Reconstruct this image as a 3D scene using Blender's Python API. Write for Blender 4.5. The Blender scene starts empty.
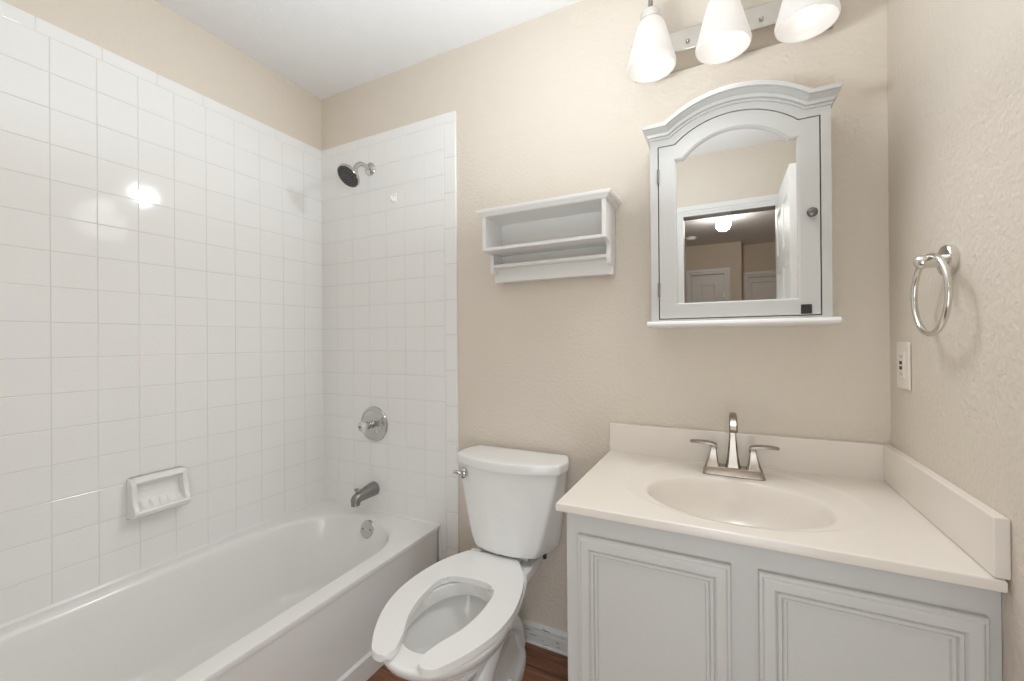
import bpy, bmesh, math, random
from mathutils import Vector, Matrix
random.seed(7)
C = bpy.context.scene.collection
scene = bpy.context.scene
PI = math.pi

# ------------------------------------------------------------------ camera
FL = 0.011                      # floor level
W, H0 = 2.243, 2.4228           # room width, ceiling height
cam_d = bpy.data.cameras.new('camera')
cam = bpy.data.objects.new('camera', cam_d); C.objects.link(cam)
FPX, YAW, PITCH, ROLL = 422.18, math.radians(26.6254), math.radians(0.1248), math.radians(-0.4425)
cam_d.sensor_fit = 'HORIZONTAL'; cam_d.sensor_width = 36.0
cam_d.lens = FPX / 1024 * 36.0
cam_d.clip_start = 0.01
F = Vector((-math.sin(YAW)*math.cos(PITCH), math.cos(YAW)*math.cos(PITCH), math.sin(PITCH)))
R = Vector((math.cos(YAW), math.sin(YAW), 0)); U = R.cross(F)
R2 = R*math.cos(ROLL) + U*math.sin(ROLL); U2 = -R*math.sin(ROLL) + U*math.cos(ROLL)
M = Matrix((R2, U2, -F)).transposed().to_4x4()
M.translation = Vector((1.8354, -1.5, 1.1756))
cam.matrix_world = M
scene.camera = cam

# ------------------------------------------------------------------ light and exposure
wd = bpy.data.worlds.new('world'); scene.world = wd; wd.use_nodes = True
wd.node_tree.nodes['Background'].inputs[0].default_value = (0.9, 0.95, 1.0, 1)
wd.node_tree.nodes['Background'].inputs[1].default_value = 0.3
scene.view_settings.view_transform = 'Standard'
scene.view_settings.look = 'None'
scene.view_settings.gamma = 1.0
scene.view_settings.use_curve_mapping = False
scene.view_settings.exposure = 0.10
try:
    scene.cycles.diffuse_bounces = 8
    scene.cycles.max_bounces = 16
    scene.cycles.sample_clamp_indirect = 6.0
except Exception:
    pass
def area(name, loc, aim, sx, sy, power, col):
    d = bpy.data.lights.new(name, 'AREA'); d.shape = 'RECTANGLE'; d.size = sx; d.size_y = sy; d.energy = power; d.color = col
    o = bpy.data.objects.new(name, d); C.objects.link(o); o.location = loc
    o.rotation_euler = (Vector(aim)-Vector(loc)).to_track_quat('-Z', 'Y').to_euler()
    return o
area('ceiling_bounce_fill', (1.45, -0.86, 1.60), (1.45, -0.85, 2.42), 0.35, 0.25, 13.0, (0.88, 0.95, 1.0))  # added fill lamp, aimed up to brighten the room off the ceiling
area('doorway_fill', (1.875, -1.93, 0.72), (1.30, 0, 0.62), 0.5, 1.15, 7.6, (0.88, 0.95, 1.0))  # added fill lamp standing in the doorway, lifts the front faces
sd_ = bpy.data.lights.new('vanity_throw', 'SPOT'); sd_.energy = 19.0; sd_.color = (0.92, 0.965, 1.0); sd_.shadow_soft_size = 0.04
sd_.spot_size = math.radians(90); sd_.spot_blend = 1.0
so_ = bpy.data.objects.new('vanity_throw', sd_); C.objects.link(so_); so_.location = (1.54, -0.125, 2.14)
so_.rotation_euler = (Vector((0, -1.0, 1.5))-Vector((1.54, -0.125, 2.14))).to_track_quat('-Z', 'Y').to_euler()
sb_ = bpy.data.lights.new('vanity_down', 'SPOT'); sb_.energy = 21.0; sb_.color = (0.95, 0.975, 1.0); sb_.shadow_soft_size = 0.13
sb_.spot_size = math.radians(140); sb_.spot_blend = 1.0
sw_ = bpy.data.objects.new('vanity_down', sb_); C.objects.link(sw_); sw_.location = (1.80, -0.235, 1.985)
sw_.rotation_euler = (Vector((1.50, -0.95, 0.3))-Vector((1.80, -0.235, 1.985))).to_track_quat('-Z', 'Y').to_euler()
BULB = 3.8        # radiance of each vanity bulb
SHADE = 0.20      # glow of the frosted glass
GLOBE = 58.0       # radiance of the hall globe

# ------------------------------------------------------------------ materials
def mat(name, col, rough=0.5, metal=0.0, bump=None, spec=0.5, coat=0.0, noise=None):
    m = bpy.data.materials.new(name); m.use_nodes = True
    nt = m.node_tree; b = nt.nodes['Principled BSDF']
    b.inputs['Base Color'].default_value = (*col, 1)
    b.inputs['Roughness'].default_value = rough
    b.inputs['Metallic'].default_value = metal
    b.inputs['Specular IOR Level'].default_value = spec
    b.inputs['Coat Weight'].default_value = coat
    tc = nt.nodes.new('ShaderNodeTexCoord')
    if bump:
        scale, strength, dist = bump
        n = nt.nodes.new('ShaderNodeTexNoise'); n.inputs['Scale'].default_value = scale
        n.inputs['Detail'].default_value = 3.0
        nt.links.new(tc.outputs['Object'], n.inputs['Vector'])
        bp = nt.nodes.new('ShaderNodeBump'); bp.inputs['Strength'].default_value = strength
        bp.inputs['Distance'].default_value = dist
        nt.links.new(n.outputs['Fac'], bp.inputs['Height'])
        nt.links.new(bp.outputs['Normal'], b.inputs['Normal'])
    if noise:
        scale, amt = noise
        n = nt.nodes.new('ShaderNodeTexNoise'); n.inputs['Scale'].default_value = scale
        n.inputs['Detail'].default_value = 4.0
        nt.links.new(tc.outputs['Object'], n.inputs['Vector'])
        mx = nt.nodes.new('ShaderNodeMix'); mx.data_type = 'RGBA'
        mx.inputs['A'].default_value = (*[c*(1-amt) for c in col], 1)
        mx.inputs['B'].default_value = (*[min(1, c*(1+amt)) for c in col], 1)
        nt.links.new(n.outputs['Fac'], mx.inputs['Factor'])
        nt.links.new(mx.outputs['Result'], b.inputs['Base Color'])
    return m

PAINT = mat('beige_paint', (0.70, 0.63, 0.546), 0.62, bump=(85, 0.55, 0.005), noise=(2.0, 0.015))
CEIL = mat('ceiling_paint', (0.80, 0.80, 0.80), 0.8, bump=(160, 0.3, 0.003))
HALL = mat('hall_paint', (0.68, 0.60, 0.50), 0.7, bump=(95, 0.3, 0.003))
TRIM = mat('white_trim_paint', (0.80, 0.79, 0.77), 0.4, noise=(6, 0.02))
TILE = mat('glazed_tile', (0.835, 0.83, 0.815), 0.07, spec=0.5, bump=(7, 0.06, 0.004))
GROUT = mat('grout', (0.71, 0.70, 0.675), 0.8, noise=(5, 0.10))
TUB = mat('tub_enamel', (0.82, 0.815, 0.80), 0.14, noise=(4, 0.008))
PORC = mat('porcelain', (0.84, 0.835, 0.82), 0.08, noise=(4, 0.006))
SEATM = mat('seat_plastic', (0.86, 0.85, 0.835), 0.22, noise=(4, 0.006))
CAB = mat('cabinet_paint', (0.55, 0.545, 0.525), 0.38, noise=(5, 0.02))
VAN = mat('vanity_paint', (0.60, 0.595, 0.575), 0.42, noise=(4, 0.03))
SHELFM = mat('shelf_paint', (0.80, 0.795, 0.78), 0.42, noise=(6, 0.02))
MARBLE = mat('cultured_marble', (0.79, 0.735, 0.67), 0.22, noise=(3.5, 0.012))
NICKEL = mat('brushed_nickel', (0.33, 0.29, 0.25), 0.27, 1.0, noise=(40, 0.05))
SATIN = mat('satin_nickel', (0.74, 0.72, 0.68), 0.2, 1.0, noise=(30, 0.03))
PEWTER = mat('pewter', (0.17, 0.165, 0.16), 0.35, 1.0, noise=(30, 0.1))
PLATE = mat('brushed_plate', (0.52, 0.48, 0.43), 0.30, 1.0, noise=(30, 0.04))
CHROME = mat('chrome', (0.58, 0.58, 0.57), 0.08, 1.0, noise=(20, 0.02))
DULL = mat('dull_chrome', (0.30, 0.295, 0.28), 0.32, 1.0, noise=(30, 0.05))
DARKRUB = mat('dark_rubber', (0.055, 0.055, 0.055), 0.5, noise=(60, 0.2))
BLACK = mat('black_plastic', (0.012, 0.012, 0.012), 0.5, noise=(50, 0.2))
PLASTIC = mat('ivory_plastic', (0.80, 0.745, 0.665), 0.35, noise=(10, 0.01))
WHITEPL = mat('white_plastic', (0.88, 0.88, 0.87), 0.3, noise=(10, 0.01))
MIRROR = mat('mirror_silver', (0.93, 0.94, 0.94), 0.0, 1.0)
WATER = mat('toilet_water', (0.62, 0.63, 0.62), 0.02, noise=(4, 0.01))
BRONZE = mat('bronze_hinge', (0.30, 0.27, 0.24), 0.4, 0.9, noise=(30, 0.1))

# clear acrylic
ACRY = mat('clear_acrylic', (0.95, 0.95, 0.95), 0.05, noise=(10, 0.01))
ACRY.node_tree.nodes['Principled BSDF'].inputs['Transmission Weight'].default_value = 0.55

# wood floor
WOOD = bpy.data.materials.new('wood_planks'); WOOD.use_nodes = True
nt = WOOD.node_tree; b = nt.nodes['Principled BSDF']; b.inputs['Roughness'].default_value = 0.35
tc = nt.nodes.new('ShaderNodeTexCoord')
br = nt.nodes.new('ShaderNodeTexBrick'); br.inputs['Scale'].default_value = 1.0
br.inputs['Brick Width'].default_value = 0.9; br.inputs['Row Height'].default_value = 0.12
br.inputs['Mortar Size'].default_value = 0.0015
br.inputs['Color1'].default_value = (0.21, 0.085, 0.042, 1); br.inputs['Color2'].default_value = (0.33, 0.15, 0.08, 1)
br.inputs['Mortar'].default_value = (0.02, 0.01, 0.006, 1)
nt.links.new(tc.outputs['Object'], br.inputs['Vector'])
mp = nt.nodes.new('ShaderNodeMapping'); mp.inputs['Scale'].default_value = (3, 40, 1)
nt.links.new(tc.outputs['Object'], mp.inputs['Vector'])
no = nt.nodes.new('ShaderNodeTexNoise'); no.inputs['Scale'].default_value = 2.2; no.inputs['Detail'].default_value = 6
no.inputs['Distortion'].default_value = 0.6
nt.links.new(mp.outputs['Vector'], no.inputs['Vector'])
cr = nt.nodes.new('ShaderNodeValToRGB'); cr.color_ramp.elements[0].position = 0.3; cr.color_ramp.elements[1].position = 0.7
cr.color_ramp.elements[0].color = (0.45, 0.45, 0.45, 1); cr.color_ramp.elements[1].color = (1.25, 1.25, 1.25, 1)
nt.links.new(no.outputs['Fac'], cr.inputs['Fac'])
mx = nt.nodes.new('ShaderNodeMix'); mx.data_type = 'RGBA'; mx.blend_type = 'MULTIPLY'; mx.inputs['Factor'].default_value = 1.0
nt.links.new(br.outputs['Color'], mx.inputs['A']); nt.links.new(cr.outputs['Color'], mx.inputs['B'])
nt.links.new(mx.outputs['Result'], b.inputs['Base Color'])

# scuffed baseboard
SCUFF = bpy.data.materials.new('scuffed_trim_paint'); SCUFF.use_nodes = True
nt = SCUFF.node_tree; b = nt.nodes['Principled BSDF']; b.inputs['Roughness'].default_value = 0.45
tc = nt.nodes.new('ShaderNodeTexCoord'); mp = nt.nodes.new('ShaderNodeMapping'); mp.inputs['Scale'].default_value = (6, 6, 40)
mp.inputs['Rotation'].default_value = (0, 0.12, 0)
nt.links.new(tc.outputs['Object'], mp.inputs['Vector'])
no = nt.nodes.new('ShaderNodeTexNoise'); no.inputs['Scale'].default_value = 2.6; no.inputs['Detail'].default_value = 5
nt.links.new(mp.outputs['Vector'], no.inputs['Vector'])
cr = nt.nodes.new('ShaderNodeValToRGB'); cr.color_ramp.elements[0].position = 0.33; cr.color_ramp.elements[1].position = 0.40
cr.color_ramp.elements[0].color = (0.12, 0.10, 0.08, 1); cr.color_ramp.elements[1].color = (0.72, 0.715, 0.70, 1)
nt.links.new(no.outputs['Fac'], cr.inputs['Fac']); nt.links.new(cr.outputs['Color'], b.inputs['Base Color'])

def emissive(name, col, strength):
    m = mat(name, col, 0.4, noise=(10, 0.005)); b = m.node_tree.nodes['Principled BSDF']
    b.inputs['Emission Color'].default_value = (*col, 1)
    b.inputs['Emission Strength'].default_value = strength
    return m
BULBM = emissive('lit_bulb', (1.0, 0.96, 0.90), BULB)
GLOBEM = emissive('lit_globe', (1.0, 0.94, 0.86), GLOBE)

# frosted glass: scatters the bulb's light through itself
FROST = bpy.data.materials.new('frosted_glass'); FROST.use_nodes = True
nt = FROST.node_tree; nt.nodes.clear()
o_ = nt.nodes.new('ShaderNodeOutputMaterial'); d_ = nt.nodes.new('ShaderNodeBsdfDiffuse'); t_ = nt.nodes.new('ShaderNodeBsdfTranslucent')
g_ = nt.nodes.new('ShaderNodeBsdfGlossy'); g_.inputs['Roughness'].default_value = 0.25
e_ = nt.nodes.new('ShaderNodeEmission'); e_.inputs['Color'].default_value = (1.0, 0.955, 0.90, 1); e_.inputs['Strength'].default_value = SHADE
d_.inputs['Color'].default_value = (0.68, 0.67, 0.66, 1); t_.inputs['Color'].default_value = (0.66, 0.64, 0.615, 1)
m1 = nt.nodes.new('ShaderNodeMixShader'); m1.inputs[0].default_value = 0.5
m2 = nt.nodes.new('ShaderNodeMixShader'); m2.inputs[0].default_value = 0.05
ad = nt.nodes.new('ShaderNodeAddShader')
nt.links.new(d_.outputs[0], m1.inputs[1]); nt.links.new(t_.outputs[0], m1.inputs[2])
nt.links.new(m1.outputs[0], m2.inputs[1]); nt.links.new(g_.outputs[0], m2.inputs[2])
nt.links.new(m2.outputs[0], ad.inputs[0]); nt.links.new(e_.outputs[0], ad.inputs[1])
nt.links.new(ad.outputs[0], o_.inputs['Surface'])

# ------------------------------------------------------------------ mesh helpers
def obj(name, bm, m, parent=None, smooth=38, world=True):
    """link bm as one mesh object; bm is in world space and is moved into the parent's space"""
    bmesh.ops.remove_doubles(bm, verts=bm.verts, dist=1e-6)
    bmesh.ops.recalc_face_normals(bm, faces=bm.faces)
    if smooth:
        lim = math.radians(smooth)
        for f in bm.faces: f.smooth = True
        for e in bm.edges:
            if len(e.link_faces) == 2 and e.calc_face_angle(0) > lim: e.smooth = False
    if parent is not None and world:
        bm.transform(absolute(parent).inverted())
    me = bpy.data.meshes.new(name); bm.to_mesh(me); bm.free()
    me.materials.append(m)
    o = bpy.data.objects.new(name, me); C.objects.link(o)
    if smooth:
        wn = o.modifiers.new('weighted_normal', 'WEIGHTED_NORMAL'); wn.keep_sharp = True
    if parent is not None: o.parent = parent
    return o
def absolute(o):
    m = o.matrix_basis.copy()
    while o.parent is not None:
        o = o.parent; m = o.matrix_basis @ m
    return m
def thing(name, label, cat, loc=(0, 0, 0), rotz=0, group=None):
    o = bpy.data.objects.new(name, None); C.objects.link(o)
    o.empty_display_size = 0.05
    o.location = loc; o.rotation_euler = (0, 0, rotz)
    o['label'] = label; o['category'] = cat
    if group: o['group'] = group
    return o
def struct(o, label=None, cat=None):
    o['kind'] = 'structure'
    if label: o['label'] = label; o['category'] = cat or 'room'
    return o

def add_box(bm, x0, x1, y0, y1, z0, z1, bev=0.0, seg=2):
    vs = [bm.verts.new(p) for p in ((x0,y0,z0),(x1,y0,z0),(x1,y1,z0),(x0,y1,z0),(x0,y0,z1),(x1,y0,z1),(x1,y1,z1),(x0,y1,z1))]
    fs = [bm.faces.new([vs[i] for i in q]) for q in ((3,2,1,0),(4,5,6,7),(0,1,5,4),(1,2,6,5),(2,3,7,6),(3,0,4,7))]
    if bev:
        es = list({e for f in fs for e in f.edges})
        bmesh.ops.bevel(bm, geom=es, offset=bev, segments=seg, profile=0.5, affect='EDGES')
def box(*a, **k):
    bm = bmesh.new(); add_box(bm, *a, **k); return bm
def add_loft(bm, rings, cap0=True, cap1=True, closed=True):
    vr = [[bm.verts.new(p) for p in r] for r in rings]
    n = len(vr[0])
    for a, b in zip(vr, vr[1:]):
        for i in range(n if closed else n-1):
            j = (i+1) % n
            try: bm.faces.new((a[i], a[j], b[j], b[i]))
            except ValueError: pass
    if closed:
        if cap0: bm.faces.new(vr[0][::-1])
        if cap1: bm.faces.new(vr[-1])
    return vr
def frame_of(d):
    d = d.normalized()
    up = Vector((0, 0, 1)) if abs(d.z) < 0.9 else Vector((0, 1, 0))
    a = d.cross(up).normalized(); b = a.cross(d).normalized()
    return a, b
def add_lathe(bm, prof, origin, axis, n=40, cap0=True, cap1=True):
    """prof: (distance along axis, radius)"""
    axis = Vector(axis).normalized(); a, b = frame_of(axis); o = Vector(origin)
    rings = [[o + axis*h + (a*math.cos(2*PI*i/n) + b*math.sin(2*PI*i/n))*max(r, 1e-4) for i in range(n)] for h, r in prof]
    add_loft(bm, rings, cap0, cap1)
def lathe(*a, **k):
    bm = bmesh.new(); add_lathe(bm, *a, **k); return bm
def add_tube(bm, pts, rad, n=16, closed=False, flat=1.0):
    pts = [Vector(p) for p in pts]
    rs = rad if isinstance(rad, (list, tuple)) else [rad]*len(pts)
    rings = []; m = len(pts); pa = None
    for i, p in enumerate(pts):
        if closed: d = pts[(i+1) % m] - pts[i-1]
        else: d = pts[min(i+1, m-1)] - pts[max(i-1, 0)]
        d.normalize()
        if pa is None: a, b = frame_of(d)
        else:
            a = (pa - d*pa.dot(d)).normalized(); b = a.cross(d).normalized()
        pa = a
        rings.append([p + (a*math.cos(2*PI*k/n) + b*flat*math.sin(2*PI*k/n))*rs[i] for k in range(n)])
    if closed: add_loft(bm, rings+[rings[0]], False, False)
    else: add_loft(bm, rings)
def smooth_path(pts, n=8):
    pts = [Vector(p) for p in pts]; out = []
    q = [pts[0]*2-pts[1]] + pts + [pts[-1]*2-pts[-2]]
    for i in range(1, len(q)-2):
        p0, p1, p2, p3 = q[i-1:i+3]
        for k in range(n):
            t = k/n
            out.append(0.5*((2*p1) + (p2-p0)*t + (2*p0-5*p1+4*p2-p3)*t*t + (3*p1-p0-3*p2+p3)*t**3))
    out.append(pts[-1]); return out
def add_prism(bm, poly, axis, a0, a1, bev=0.0, seg=2):
    """poly: 2D outline. axis 'y': (x,z); axis 'x': (y,z); axis 'z': (x,y)"""
    f3 = {'y': lambda p, a: (p[0], a, p[1]), 'x': lambda p, a: (a, p[0], p[1]), 'z': lambda p, a: (p[0], p[1], a)}[axis]
    r0 = [bm.verts.new(f3(p, a0)) for p in poly]; r1 = [bm.verts.new(f3(p, a1)) for p in poly]
    n = len(poly); fs = [bm.faces.new(r0[::-1]), bm.faces.new(r1)]
    for i in range(n): fs.append(bm.faces.new((r0[i], r0[(i+1) % n], r1[(i+1) % n], r1[i])))
    if bev:
        es = list(set(fs[0].edges) | set(fs[1].edges))
        bmesh.ops.bevel(bm, geom=es, offset=bev, segments=seg, profile=0.5, affect='EDGES')
def prism(*a, **k):
    bm = bmesh.new(); add_prism(bm, *a, **k); return bm
def chaikin(p, k=2):
    for _ in range(k):
        q = []
        for i in range(len(p)):
            a, b = p[i], p[(i+1) % len(p)]
            q.append((a[0]*.75+b[0]*.25, a[1]*.75+b[1]*.25)); q.append((a[0]*.25+b[0]*.75, a[1]*.25+b[1]*.75))
        p = q
    return p
def rect_ring(x0, x1, z0, z1, y): return [(x0, y, z0), (x1, y, z0), (x1, y, z1), (x0, y, z1)]

# ------------------------------------------------------------------ the room shell
YF = -1.88                      # wall with the doorway
HY0, HY1 = -4.85, -5.11         # far walls of the hall
DX0, DX1, DZ = 1.577, 2.190, 2.037
struct(obj('floor', box(-1.2, 3.2, -5.3, 0.1, -0.06, FL), WOOD, smooth=0), 'dark reddish brown wood plank floor', 'floor')
struct(obj('ceiling', box(-1.2, 3.2, -5.3, 0.1, H0, H0+0.08), CEIL, smooth=0), 'flat white painted ceiling over the bathroom', 'ceiling')
struct(obj('wall_left', box(-0.1, 0.0, -1.98, 0.1, 0, H0), PAINT, smooth=0), 'beige painted wall above the long tiled tub side', 'wall')
struct(obj('wall_back', box(-0.1, W+0.1, 0.0, 0.1, 0, H0), PAINT, smooth=0), 'beige painted wall behind the toilet and mirror', 'wall')
struct(obj('wall_right', box(W, W+0.1, -1.98, 0.1, 0, H0), PAINT, smooth=0), 'beige textured wall holding the towel ring', 'wall')
bm = bmesh.new()
add_box(bm, 0.0, DX0, YF-0.1, YF, 0, H0); add_box(bm, DX1, W, YF-0.1, YF, 0, H0); add_box(bm, DX0, DX1, YF-0.1, YF, DZ, H0)
struct(obj('wall_front', bm, PAINT, smooth=0), 'beige wall around the doorway, seen in the mirror', 'wall')
struct(obj('wall_alcove', box(0.0, 0.74, YF, -1.545, 0, H0), PAINT, smooth=0), 'beige wall closing the far end of the tub', 'wall')
struct(obj('wall_hall_left', box(-0.1-0.6, -0.6, HY1-0.1, YF-0.1, 0, H0), HALL, smooth=0))
struct(obj('wall_hall_right', box(2.85, 2.95, HY1-0.1, YF-0.1, 0, H0), HALL, smooth=0))
struct(obj('wall_hall_near_left', box(-0.7, 0.0, YF-0.1, YF-0.001, 0, H0), HALL, smooth=0))
struct(obj('wall_hall_near_right', box(W, 2.95, YF-0.1, YF-0.001, 0, H0), HALL, smooth=0))
D2 = (1.442, 1.868, 2.05)       # hall door beyond, in the nearer wall
bm = bmesh.new()
add_box(bm, -0.7, D2[0], HY1-0.1, HY0, 0, H0); add_box(bm, D2[1], 2.045, HY1-0.1, HY0, 0, H0); add_box(bm, D2[0], D2[1], HY1-0.1, HY0, D2[2], H0)
add_box(bm, D2[0], D2[1], HY1-0.1, HY0-0.1, 0, D2[2])
struct(obj('wall_hall_far', bm, HALL, smooth=0))
D3 = (2.115, 2.65, 2.01)
bm = bmesh.new()
add_box(bm, 2.045, D3[0], HY1-0.1, HY1, 0, H0); add_box(bm, D3[1], 2.95, HY1-0.1, HY1, 0, H0); add_box(bm, D3[0], D3[1], HY1-0.1, HY1, D3[2], H0)
add_box(bm, D3[0], D3[1], HY1-0.14, HY1-0.06, 0, D3[2])
struct(obj('wall_hall_end', bm, HALL, smooth=0))

def casing(name, x0, x1, z1, y, out, w=0.05, t=0.016, side=1, label=None):
    """moulded casing round an opening in a wall at y, standing proud towards +y"""
    prof = [(0.0, 0.0), (0.0, t*.55), (w*.25, t*.6), (w*.35, t), (w*.8, t), (w, t*.75), (w, 0)]
    bm = bmesh.new()
    rings = []
    for d, h in prof:
        yy = y + h
        rings.append([(x0-d, yy, 0.0), (x0-d, yy, z1+d), (x1+d, yy, z1+d), (x1+d, yy, 0.0)])
    add_loft(bm, rings, closed=False)
    add_box(bm, x0, x0+0.018, y-0.1, y+0.002, 0, z1-0.018); add_box(bm, x1-0.018, x1, y-0.1, y+0.002, 0, z1-0.018)
    add_box(bm, x0, x1, y-0.1, y+0.002, z1-0.018, z1)
    return struct(obj(name, bm, TRIM, smooth=30), label, 'trim')
casing('trim_1', DX0, DX1, DZ, YF, 0, label='white moulded casing around the bathroom doorway')
casing('trim_2', D2[0], D2[1], D2[2], HY0, 0, label='white casing around the far hall door')
casing('trim_3', D3[0], D3[1], D3[2], HY1, 0, label='white casing around the hall closet door')

def panel_door(name, w, h, t, panels, label, loc, rotz):
    """leaf in local space: hinge edge at x=0, spans +x, faces -y/+y; panels sunk in both faces"""
    o = thing(name, label, 'door', loc, rotz); o['kind'] = 'structure'
    bm = bmesh.new()
    xs = sorted({0, w} | {v for p in panels for v in p[:2]}); zs = sorted({0, h} | {v for p in panels for v in p[2:]})
    for s in (-1, 1):
        y = s*t/2
        for i in range(len(xs)-1):
            for j in range(len(zs)-1):
                x0, x1, z0, z1 = xs[i], xs[i+1], zs[j], zs[j+1]
                if any(abs(p[0]-x0) < 1e-6 and abs(p[1]-x1) < 1e-6 and z0 >= p[2]-1e-6 and z1 <= p[3]+1e-6 for p in panels): continue
                if any(p[0]-1e-6 <= x0 and x1 <= p[1]+1e-6 and z0 >= p[2]-1e-6 and z1 <= p[3]+1e-6 for p in panels): continue
                bm.faces.new([bm.verts.new(v) for v in rect_ring(x0, x1, z0, z1, y)])
        for p in panels:
            k = 0.0
            rings = [rect_ring(p[0]+d, p[1]-d, p[2]+d, p[3]-d, s*(t/2-dep)) for d, dep in ((0, 0), (0.004, 0.006), (0.012, 0.010), (0.022, 0.010), (0.042, 0.003))]
            add_loft(bm, rings, False, True)
    for x0, x1 in ((0, 0), (w, w)):
        bm.faces.new([bm.verts.new(v) for v in ((x0, -t/2, 0), (x0, t/2, 0), (x0, t/2, h), (x0, -t/2, h))])
    for z in (0, h):
        bm.faces.new([bm.verts.new(v) for v in ((0, -t/2, z), (w, -t/2, z), (w, t/2, z), (0, t/2, z))])
    obj('door_leaf', bm, TRIM, o, smooth=20, world=False)
    return o
def six_panels(w, h):
    a, c = 0.085, 0.07
    xs = ((a, (w-c)/2), ((w+c)/2, w-a))
    zs = ((0.2, 0.78), (0.9, 1.56), (1.66, h-0.115))
    return [(x0, x1, z0, z1) for x0, x1 in xs for z0, z1 in zs]
# open bathroom door, hinged on the right jamb and lying along the right wall
LW = 0.635
d1 = panel_door('door_1', LW, 2.030, 0.035, six_panels(LW, 2.030), 'open white six panel door lying along right wall', (2.151, YF-0.012, 0.018), PI/2)
for s in (-1, 1):
    bmk = lathe([(0, .026), (.006, .026), (.008, .011), (.028, .011), (.034, .02), (.048, .027), (.06, .022), (.064, .001)], (LW-0.06, s*0.0175, 0.93), (0, s, 0), 24)
    obj('door_knob', bmk, SATIN, d1, world=False)
w2 = D2[1]-D2[0]-0.042
d2 = panel_door('door_2', w2, D2[2]-0.03, 0.035, [(0.11, w2-0.11, 1.05, D2[2]-0.17), (0.11, w2-0.11, 0.2, 0.9)], 'closed narrow white hall door with one panel above another', (D2[0]+0.021, HY0-0.045, 0.018), 0)
obj('door_knob', lathe([(0, .026), (.006, .026), (.008, .011), (.03, .011), (.036, .02), (.05, .027), (.062, .02), (.064, .001)], (0.05, 0.0175, 0.93), (0, 1, 0), 20), SATIN, d2, world=False)
for z in (0.25, 1.0, 1.75):
    obj('door_hinge', box(w2-0.004, w2+0.004, 0.014, 0.022, z-0.04, z+0.04), SATIN, d2, world=False)
w3 = D3[1]-D3[0]-0.042
d3 = panel_door('door_3', w3, D3[2]-0.03, 0.035, [(0.03, w3-0.03, 0.2, 0.9), (0.03, w3-0.03, 1.02, D3[2]-0.10)], 'closed white closet door beyond the hall corner', (D3[0]+0.021, HY1-0.04, 0.018), 0)
obj('door_knob', lathe([(0, .026), (.006, .026), (.008, .011), (.03, .011), (.036, .02), (.05, .027), (.062, .02), (.064, .001)], (w3-0.05, 0.0175, 0.93), (0, 1, 0), 20), SATIN, d3, world=False)

# baseboards
bbp = [(0, 0), (-0.017, 0), (-0.017, 0.006), (-0.012, 0.010), (-0.012, 0.052), (-0.007, 0.060), (-0.007, 0.065), (-0.015, 0.073), (-0.015, 0.081), (-0.008, 0.090), (0, 0.092)]
bbp = [(y, FL + z*0.83) for y, z in bbp]
struct(obj('baseboard_back', prism(bbp, 'x', 0.83, 1.487), SCUFF, smooth=30), 'scuffed white baseboard between toilet and vanity', 'baseboard')
struct(obj('baseboard_right', prism([(W+p[0], p[1]) for p in bbp], 'y', YF, -0.56) , SCUFF, smooth=30), 'white baseboard along the right wall', 'baseboard')
bbl = [(-p[0]+YF, p[1]) for p in bbp]
struct(obj('baseboard_front', prism(bbl, 'x', 0.741, DX0-0.062), SCUFF, smooth=30), 'white baseboard beside the doorway', 'baseboard')

# ------------------------------------------------------------------ tile surround
TP = 0.10858
def tile(bm, o, ax, a0, a1, z0, z1, nrm, t=0.008, g=0.0007, bev=0.0015):
    """one pillow edged tile: o + ax*a, height z, proud along nrm"""
    tilt_a, tilt_z = random.uniform(-1, 1)*0.00022, random.uniform(-1, 1)*0.00022
    a0 += g; a1 -= g; z0 += g; z1 -= g
    def ring(ins, h, tl=0):
        out = []
        for a, z, sa, sz in ((a0+ins, z0+ins, -1, -1), (a1-ins, z0+ins, 1, -1), (a1-ins, z1-ins, 1, 1), (a0+ins, z1-ins, -1, 1)):
            hh = h + tl*(sa*tilt_a + sz*tilt_z)
            out.append(Vector(o) + Vector(ax)*a + Vector((0, 0, z)) + Vector(nrm)*hh)
        return out
    if a1-a0 < 0.008 or z1-z0 < 0.008: return
    add_loft(bm, [ring(0, 0.0), ring(0, t-bev, 0.5), ring(bev*0.35, t-bev*0.3, 1), ring(bev, t, 1)], False, True)
TUBZ = 0.38
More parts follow.
